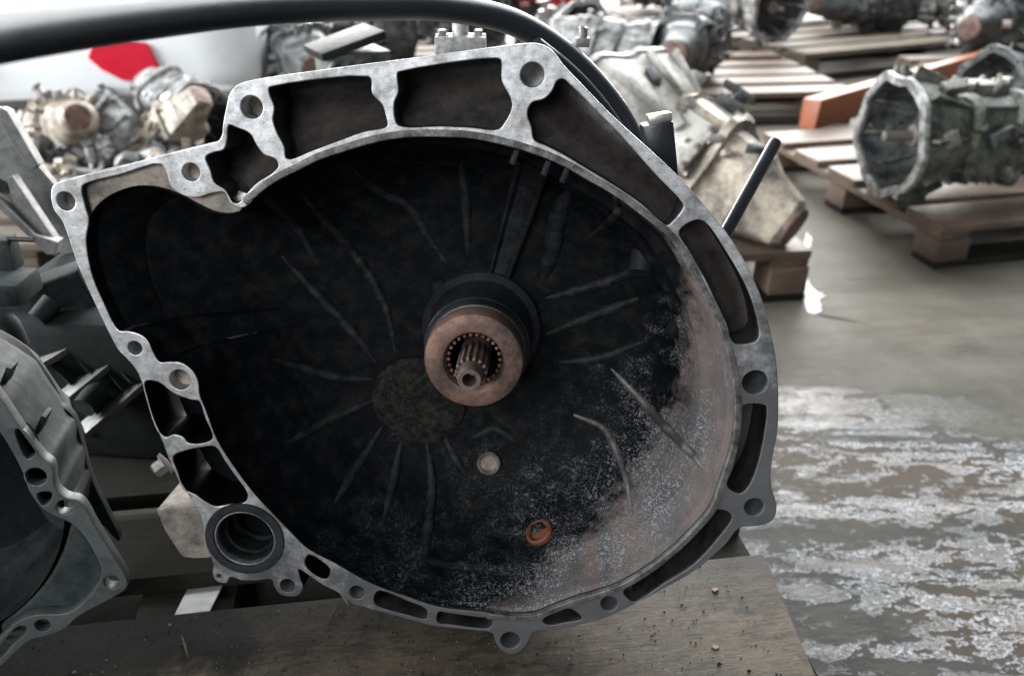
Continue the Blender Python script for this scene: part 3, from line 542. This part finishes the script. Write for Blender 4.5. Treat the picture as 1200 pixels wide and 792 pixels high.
G4 = thing('gearbox_bracket', 'pale grey angled casting arms leaning behind the top left corner of the bell flange', 'bracket', Matrix.Translation(at_d(40, 300, 1.02)))
slab('arm', [(-30,120),(0,128),(9,134),(44,194),(62,215),(92,290),(76,300),(60,286),(40,262),(10,215),(-30,190)], 1.06, .022, M_GREYARM, ray(330, 60), sm=2, par=G4)
slab('arm_rim', [(0,126),(8,130),(45,193),(38,199),(32,196),(-4,140)], 1.045, .03, M_GREYARM, ray(330, 60), sm=0, par=G4)
slab('web', [(8,208),(14,206),(66,284),(56,292),(20,262)], 1.035, .02, M_GREYARM, ray(430, 60), sm=0, par=G4)
slab('strut', [(-20,232),(0,246),(54,298),(64,299),(68,284),(40,275),(0,236),(-20,222)], 1.02, .03, M_GREYARM, ray(330, 60), sm=0, par=G4)

# ---------------------------------------------------------------- generic gearboxes in the background
def gearbox(label, loc, yaw, roll_mat, m, mi, scale=1.0, seed=0, pitch=0.0, ring=None, peak=False, length=.55, mc=None):
    rnd = random.Random(seed); M = Matrix.Translation(loc) @ Matrix.Rotation(yaw, 4, 'Z') @ Matrix.Rotation(pitch, 4, 'X') @ Matrix.Rotation(roll_mat, 4, 'Y') @ Matrix.Rotation(pi/2, 4, 'X') @ Matrix.Scale(scale, 4)
    t = thing('gearbox', label, 'gearbox', M, 'used gearboxes standing about on pallets')
    # local frame: bell mouth faces +z at z=0, body runs to -z, y is up
    n = 72; ph = [rnd.random()*6 for _ in range(4)]
    def outl(k, b=0.0):
        o = []
        for i in range(n):
            a = 2*pi*i/n; r = .172+.010*sin(2*a+ph[0])+.006*sin(5*a+ph[1])+.007*max(0, sin(9*a+ph[2]))
            if peak: r += .10*math.exp(-((a-pi*.55)/.28)**2)
            o.append((r*k*cos(a), r*k*sin(a)))
        return o
    o1 = outl(1.0); hs_ = [circ((.168*cos(a), .168*sin(a)), .006, 10) for a in [2*pi*(i+.3)/9 for i in range(9)]]
    inn = [(p[0]*.86, p[1]*.86) for p in outl(1)]
    hs_ = [circ((V(o1[(i*8+3) % n])*.93).to_tuple(), .0055, 10) for i in range(9)]
    put('flange', plate(o1, [inn]+hs_, .016, .0012), ring or m, t)
    put('bell_housing', loft([[(p[0]*k, p[1]*k, z) for p in o1] for k, z in [(.965, -.014), (.93, -.05), (.86, -.10), (.74, -.15), (.62, -.175)]]), m, t)
    put('bell_interior', loft([[(p[0]*k, p[1]*k, z) for p in inn] for k, z in [(1.0, -.012), (.99, -.05), (.90, -.10), (.72, -.135), (.2, -.14)]], False, True), mi, t)
    put('input_shaft', lathe([(.03, -.14), (.03, -.07), (.014, -.068), (.013, .01), (.006, .012)], 20, (0, 0), False, True), M_STEEL, t)
    for i in range(10):
        a = 2*pi*i/10+ph[0]; put('housing_rib', box((.148*cos(a), .148*sin(a), -.085), (.045, .008, .13), .002, Matrix.Rotation(a, 3, 'Z') @ Matrix.Rotation(.42, 3, 'Y')), m, t)
    Z = -.165; prof = []; ee = rnd.choice([2.6, 4, 6]); mc = mc or m; bx4 = lambda a: (abs(cos(a))**ee+abs(sin(a))**ee)**(-1/ee)
    for z, r in [(0, .118), (-.02, .128), (-.025, .120), (-.12, .118), (-.13, .134), (-.15, .134), (-.155, .112), (-.25, .100), (-.27, .085), (-length+.165, .06), (-length+.15, .045)]:
        prof.append([(r*bx4(2*pi*i/32)*(1+.05*sin(3*2*pi*i/32+ph[3]))*cos(2*pi*i/32), r*bx4(2*pi*i/32)*(1+.05*sin(4*2*pi*i/32+ph[1]))*sin(2*pi*i/32)*.92, Z+z) for i in range(32)])
    put('main_case', loft(prof, True, True, 25), mc, t)
    put('output_flange', lathe([(.02, -length), (.05, -length), (.052, -length-.01), (.05, -length-.015), (.018, -length-.018)], 24, (0, 0), True, True), M_RUST, t)
    for i in range(7):
        a = 2*pi*i/7+ph[2]; put('case_rib', box((.118*cos(a), .118*sin(a), Z-.07), (.03, .006, .11), .0015, Matrix.Rotation(a, 3, 'Z')), m, t)
    hb0 = hexbolt(.0065, .008)
    for i in range(10):
        a = 2*pi*i/10+ph[1]; put('bolt', hb0, M_STEEL, t, Matrix.Translation((.138*cos(a), .132*sin(a), Z-.128)))
    a = rnd.uniform(.6, 2.4); cx, cy = .125*cos(a), .125*sin(a); Rz = Matrix.Rotation(a, 3, 'Z')
    put('side_cover', box((cx, cy, Z-.07), (.03, .12, .10), .006, Rz), m, t); hb = hexbolt(.006, .007)
    for dy in (-.05, 0, .05):
        for dz in (-.04, .04):
            q = Rz @ V((.016, dy, 0)); put('bolt', hb, M_STEEL, t, Matrix.Translation((cx+q.x, cy+q.y, Z-.07+dz)) @ Rz.to_4x4() @ Matrix.Rotation(pi/2, 4, 'Y'))
    a2 = a+rnd.uniform(1.2, 2.2); Rz = Matrix.Rotation(a2, 3, 'Z')
    put('selector_tower', join(box((.14*cos(a2), .14*sin(a2), Z-.05), (.06, .06, .07), .006, Rz), tube([(.16*cos(a2), .16*sin(a2), Z-.05), (.205*cos(a2), .205*sin(a2), Z-.05)], .016, 14), box((.205*cos(a2), .205*sin(a2), Z-.04), (.012, .03, .09), .003, Rz)), rnd.choice([m, M_DARKGB, M_STEEL]), t)
    for i in range(30):
        a = rnd.uniform(0, 2*pi); z = rnd.uniform(-.40, -.03); r = .155-.12*max(0, (-z-.1)); p0 = V((r*cos(a), r*sin(a), z)); L = rnd.uniform(.01, .035); d = V((cos(a), sin(a), rnd.uniform(-.6, .6))).normalized()
        if rnd.random() < .6: put('cast_boss', tube([p0-d*.02, p0+d*L], [rnd.uniform(.005, .015)]*2, 10), m, t)
        else: put('mount', box(p0, (rnd.uniform(.02, .06), rnd.uniform(.006, .04), rnd.uniform(.01, .07)), .002, Matrix.Rotation(a, 3, 'Z') @ Matrix.Rotation(rnd.uniform(-.6, .6), 3, 'X')), rnd.choice([m, m, M_DARKGB, M_STEEL]), t)
    a = rnd.uniform(0, 6); put('cable', tube(curve3([(.13*cos(a), .13*sin(a), -.10), (.19*cos(a+.3), .19*sin(a+.3), -.16), (.16*cos(a+.9), .16*sin(a+.9), -.24), (.12*cos(a+1.1), .12*sin(a+1.1), -.33)], 5), .006, 8), M_RUBBER, t)
    return t
# right pallet
pR = at_z(1040, 160, hR+.185); gearbox('mossy grey gearbox with a pale flange ring on the reddish right-hand pallet', pR, radians(-84), 0, M_MOSSY, M_DARKGB, 1.02, 3, 0, M_SILVER, length=.75)
q1 = at_z(1290, 190, hR+.16); gearbox('dark gearbox at the right edge beyond the pale flange ring', (pR.x+.46, pR.y+.36, hR+.19), radians(-70), .5, M_DARKGB, M_DARKGB, .95, 11)
# centre, standing nose-up on the hidden pallet
mC = V((-.66, .60, .34)).normalized(); tC = at_z(905, 250, .215); pC = tC+mC*.50
gearbox('beige gearbox with a peaked pale flange just behind the black rod', pC, atan2(mC.y, mC.x)+pi/2, 1.1, M_CREAM, M_BEIGE, 1.06, 5, -math.asin(mC.z), M_SILVER, True, .52, M_BEIGE)
# row at the top
for lab, px, py, z, yaw, m, sc, sd, pit, dy in [
    ('grey gearbox nearest the hose on the brown back pallet', 690, 60, .30, 30, M_SILVER, 1.0, 21, -10, .25),
    ('dark greasy gearbox in the middle of the brown back pallet', 835, 55, .32, 160, M_DARKGB, 1.0, 22, 0, .35),
    ('pale grey gearbox between the two on the brown back pallet', 765, 70, .28, 75, M_SILVER, .8, 23, 12, .1),
    ('round silver gearbox on the near end of the far right pallet', 935, 20, .34, 20, M_SILVER, 1.0, 24, 0, .3),
    ('dark silver gearbox on the middle of the far right pallet', 1075, 5, .33, 115, M_DARKGB, 1.1, 25, 0, .35),
    ('gearbox in the top right corner on the far pallet', 1175, 10, .33, 60, M_MOSSY, 1.0, 26, 0, .35),
    ('small silver gearbox standing behind the dark greasy one', 860, 5, .40, 10, M_SILVER, .9, 27, 0, .9),
    ('cream coloured gearbox at the left of the pile by the white car', 75, 160, .20, 215, M_BEIGE, .72, 31, 20, 0),
    ('pale grey gearbox on top of the pile by the white car', 150, 150, .26, 130, M_SILVER, .72, 32, -25, .05),
    ('silver gearbox at the right of the pile by the white car', 225, 150, .26, 40, M_SILVER, .72, 33, 10, .05),
    ('small cream gearbox wedged low between the others by the white car', 190, 170, .18, 250, M_BEIGE, .55, 42, 40, -.1),
    ('greasy gearbox lying at the near left foot of the pile', 45, 195, .13, 160, M_DARKGB, .5, 43, 0, -.05),
    ('small grey gearbox lying at the near right foot of the pile', 120, 195, .15, 80, M_SILVER, .5, 44, -30, -.05),
    ('gearbox seen end-on far behind the shaded row', 400, 20, .35, 10, M_MOSSY, .9, 45, 0, .6),
    ('dark gearbox behind the red crate', 620, 8, .35, 45, M_DARKGB, .9, 46, 0, .5),
    ('silver gearbox far back between the two right-hand pallets', 905, 2, .30, 95, M_SILVER, .9, 47, 20, 1.2),
    ('dark gearbox far back at the top edge right of centre', 790, 4, .35, 210, M_DARKGB, .9, 48, 0, 1.2),
    ('dark gearbox on the far right end of the back pallet', 1195, 25, .33, 140, M_DARKGB, 1.0, 51, 0, .2),
    ('pale gearbox half out of frame at the right end behind', 1130, 0, .36, 80, M_SILVER, .9, 52, 0, .8),
    ('grey gearbox at the top edge behind the silver ones', 985, 0, .34, 200, M_SILVER, .9, 53, 0, .9),
    ('dark gearbox in the shade under the hose beside the white car', 340, 60, .32, 200, M_DARKGB, .95, 34, 0, .1),
    ('dark gearbox in the shade behind the pale casting', 470, 45, .30, 120, M_DARKGB, .95, 35, 10, .1),
    ('dark gearbox at the end of the shaded row under the hose', 575, 40, .30, 60, M_DARKGB, .9, 36, 0, .3)]:
    q = at_z(px, py, z); gearbox(lab, (q.x, q.y+dy, z), radians(yaw), sd*.7, m, m if m != M_SILVER else M_DARKGB, sc, sd, radians(pit))
rnd = random.Random(77)
protos = []
for k in range(5):
    ms = [box((0, 0, 0), (rnd.uniform(.05, .09), rnd.uniform(.04, .08), rnd.uniform(.03, .06)), .004, None, .01)]
    for i in range(7):
        p_ = V((rnd.uniform(-.05, .05), rnd.uniform(-.05, .05), rnd.uniform(-.03, .04)))
        if rnd.random() < .5: ms.append(box(p_, (rnd.uniform(.01, .07), rnd.uniform(.008, .03), rnd.uniform(.01, .05)), .0015, Matrix.Rotation(rnd.uniform(0, 3), 3, rnd.choice('XYZ')), .004))
        else:
            d_ = V((rnd.uniform(-1, 1), rnd.uniform(-1, 1), rnd.uniform(-.3, 1))).normalized(); r_ = rnd.uniform(.006, .02); ms.append(tube([p_-d_*.02, p_+d_*.02, p_+d_*.021, p_+d_*.012], [r_, r_, r_*.6, r_*.55], 12))
    protos.append(join(*ms))
for i in range(34):
    x_ = rnd.uniform(35, 245); y_ = rnd.uniform(118, 205)-.12*(x_-140); z_ = rnd.choice([.165, .17, .215]); q = at_z(x_, y_+6, z_)
    if q.y < 1.9: continue
    mm = rnd.choice([M_SILVER, M_SILVER, M_BEIGE, M_PAPER, M_DARKGB]); me_ = protos[i % 5].copy(); me_.materials.clear()
    o = put('casting', me_, mm, None, Matrix.Translation(q) @ Matrix.Rotation(rnd.uniform(0, 6), 4, 'Z') @ Matrix.Rotation(rnd.uniform(-.8, .8), 4, 'X') @ Matrix.Scale(rnd.uniform(.7, 1.25), 4))
    tag(o, 'small jagged '+{M_SILVER: 'grey', M_BEIGE: 'cream', M_PAPER: 'white', M_DARKGB: 'dark'}[mm]+' casting in the heap between flange corner and white car', 'casting', 'small castings heaped by the white car')
# orange plank
oA, oB = at_z(950, 138, hR+.03), at_z(1150, 82, hR+.03); d = oB-oA
tag(put('plank', box((0, 0, 0), (d.length, .07, .12), .006, None, .014), M_ORANGE, None, Matrix.Translation((oA+oB)/2+V((0, .03, .015))) @ Matrix.Rotation(atan2(d.y, d.x), 4, 'Z')), 'orange painted wooden plank behind the gearbox with the pale ring', 'plank')
# pale box casting and white valve body under the hose
q = at_d(405, 66, 1.25); t = thing('casting', 'grey slatted casting box peeking over the flange under the hose', 'casting', Matrix.Translation(q) @ Matrix.Rotation(.5, 4, 'Z'))
put('lid', box((0, 0, .02), (.10, .09, .012), .003, Matrix.Rotation(-.25, 3, 'Y')), M_SOOTG, t); put('body', box((.01, 0, -.03), (.09, .085, .08), .004), M_DARKGB, t); put('foot', box((0, -.05, -.07-(q.z-.07-ZT)/2), (.07, .06, q.z-.07-ZT), .006), M_DARKGB, t)
for k in range(3): put('rib', box((-.045+.02*k, -.045, -.02), (.006, .012, .05), .001, Matrix.Rotation(.5, 3, 'Y')), M_GREYARM, t)
q = at_d(540, 52, .95); t = thing('valve_body', 'small pale grey valve block with a neck just below the hose', 'valve', Matrix.Translation(q))
put('body', box((0, 0, -.005), (.056, .03, .03), .003), M_SILVER, t); put('neck', lathe([(.010, 0), (.009, .012), (.009, .03), (.007, .032)], 18, (0, 0), False, True), M_SILVER, t)
put('pedestal', lathe([(.016, -.15), (.014, -.06), (.02, -.022), (.02, -.016)], 20, (0, 0), True, True), M_GREYARM, t)
for k in (-1, 1): put('bolt', hexbolt(.005, .006), M_STEEL, t, Matrix.Translation((k*.02, -.004, .010)))
q = at_z(655, 2, .35); tag(put('plastic_crate', join(box((0, 0, 0), (.5, .4, .3), .02), box((0, 0, .16), (.54, .44, .03), .01)), M_RED, None, Matrix.Translation(q+V((0, .6, -.19)))), 'red plastic crate far behind above the hose', 'crate')

# ---------------------------------------------------------------- white car behind on the left
cc = at_z(150, 75, .33); CARM = Matrix.Translation((cc.x-.35, cc.y, 0)) @ Matrix.Rotation(radians(12), 4, 'Z')
car = thing('parked_car', 'white car parked behind on the left, its rear bumper corner showing', 'car', CARM)
def rsec(y, w_, z0, z1, r=.12, n=6):
    P = []
    for sx, sz, a0 in ((1, 1, 0), (-1, 1, pi/2), (-1, -1, pi), (1, -1, 1.5*pi)):
        for k in range(n+1):
            a = a0+pi/2*k/n; P.append((sx*(w_/2-r)+r*cos(a), y, (z1-r if sz > 0 else z0+r)+r*sin(a)))
    return P
put('body', loft([rsec(.10, 1.45, .34, .80), rsec(.06, 1.6, .32, .86), rsec(.09, 1.68, .30, .92), rsec(.5, 1.72, .28, .96), rsec(2.6, 1.72, .28, .96), rsec(3.6, 1.68, .3, .88), rsec(3.9, 1.5, .34, .78)], True, True), M_WHITE, car)
put('bumper', loft([rsec(-.06, 1.2, .24, .46, .06), rsec(-.05, 1.5, .21, .52, .08), rsec(.0, 1.64, .20, .54, .08), rsec(.12, 1.72, .20, .55, .08), rsec(.35, 1.74, .22, .55, .08)], True, True), M_WHITE, car)
put('cabin', loft([[(x*(.74 if z > 1 else .84), y, z) for x, y, z in [(-1, a, zz), (1, a, zz), (1, b, zz), (-1, b, zz)]] for zz, a, b in [(.93, .2, 3.0), (1.25, .5, 2.4), (1.42, .75, 2.1)]], False, True), M_GLASS, car)
for s_ in (-1, 1):
    put('tail_light', box((s_*.70, .045, .68), (.22, .08, .16), .02), M_RED, car)
    put('bumper_lens', plate([(-.125, .01), (-.10, .057), (-.027, .08), (.087, .057), (.10, .045), (.133, -.072), (.12, -.082), (.065, -.087), (-.02, -.076), (-.087, -.034)], (), .03, .006), M_RED, car, Matrix.Translation((s_*.33, -.075, .345)) @ Matrix.Rotation(pi/2, 4, 'X') @ Matrix.Rotation(0 if s_ > 0 else pi, 4, 'Y'))
    for yy in (.75, 3.1): put('wheel', lathe([(.10, -.09), (.20, -.09), (.30, -.085), (.315, -.06), (.315, .06), (.30, .085), (.2, .09), (.10, .06)], 36, (0, 0), True, True), M_TYRE, car, Matrix.Translation((s_*.76, yy, .315)) @ Matrix.Rotation(pi/2, 4, 'Y'))
# ---------------------------------------------------------------- small things on the pallet
q = [at_z(x, y, z) for x, y, z in [(205,721,ZT-.002),(221,689,ZT-.024),(263,683,ZT-.024),(246,716,ZT-.002)]]; z_ = V((0, 0, .0015))
me = mesh([p for p in q]+[p+z_ for p in q], [(3, 2, 1, 0), (4, 5, 6, 7), (0, 1, 5, 4), (1, 2, 6, 5), (2, 3, 7, 6), (3, 0, 4, 7)])
tag(put('plastic_scrap', me, M_PAPER), 'scrap of soiled white plastic lying in the pallet gap under the flange', 'scrap')
for (A, B, r, lab) in [((213,745),(220,770), .0014, 'pale wood splinter lying by a dark spot on the near board'), ((398,692),(408,708), .0020, 'yellow wood chip leaning under the flange edge'), ((386,722),(394,710), .0012, 'dark wood chip lying left of the yellow chip')]:
    a_, b_ = at_z(*A, ZT+.002), at_z(*B, ZT+.002); tag(put('wood_splinter', tube([a_, (a_+b_)/2+V((.0006, 0, .0008)), b_], [r*.6, r, r*.3], 6, True, .5), M_WOODR), lab, 'splinter')
rnd = random.Random(5); bx = V((cos(YAW0), sin(YAW0), 0)); by = V((-sin(YAW0), cos(YAW0), 0)); c0 = V((pc.x, pc.y, ZT+.0002))
for cnt, m_, nm, lab, r0, r1 in [(900, M_GREYARM, 'grit', 'fine pale grit scattered over the near pallet board', .0004, .0012), (1100, M_BLACKSTEEL, 'crumbs', 'dark oily crumbs scattered over the near pallet board', .0005, .0016)]:
    vs = []; fs = []
    for i in range(cnt):
        u = .035+rnd.random()**.8*.9; v_ = rnd.random()*.225; p_ = c0-bx*u+by*(v_+.004); r = rnd.uniform(r0, r1)*(2.2 if rnd.random() < .05 else 1); b0 = len(vs)
        for dx, dy, dz in ((1, 0, 0), (-.5, .8, 0), (-.5, -.8, 0), (.1, .1, 1.2)): vs.append(p_+V((dx*r*rnd.uniform(.6, 1.4), dy*r*rnd.uniform(.6, 1.4), dz*r)))
        fs += [(b0, b0+1, b0+3), (b0+1, b0+2, b0+3), (b0+2, b0, b0+3), (b0, b0+2, b0+1)]
    tag(put(nm, mesh(vs, fs), m_), lab, 'grit', None, 'stuff')
pal = [o for o in bpy.data.objects if o.name == 'wooden_pallet'][0]; nb = lathe([(.0034, 0), (.0034, .0008), (.0028, .0014), (.001, .0013)], 12, (0, 0), True, True)
for u, v_ in [(.075, .06), (.095, .12), (.07, .19)]: put('nail', nb, M_RUST, pal, Matrix.Translation((-u, v_, .1518)))
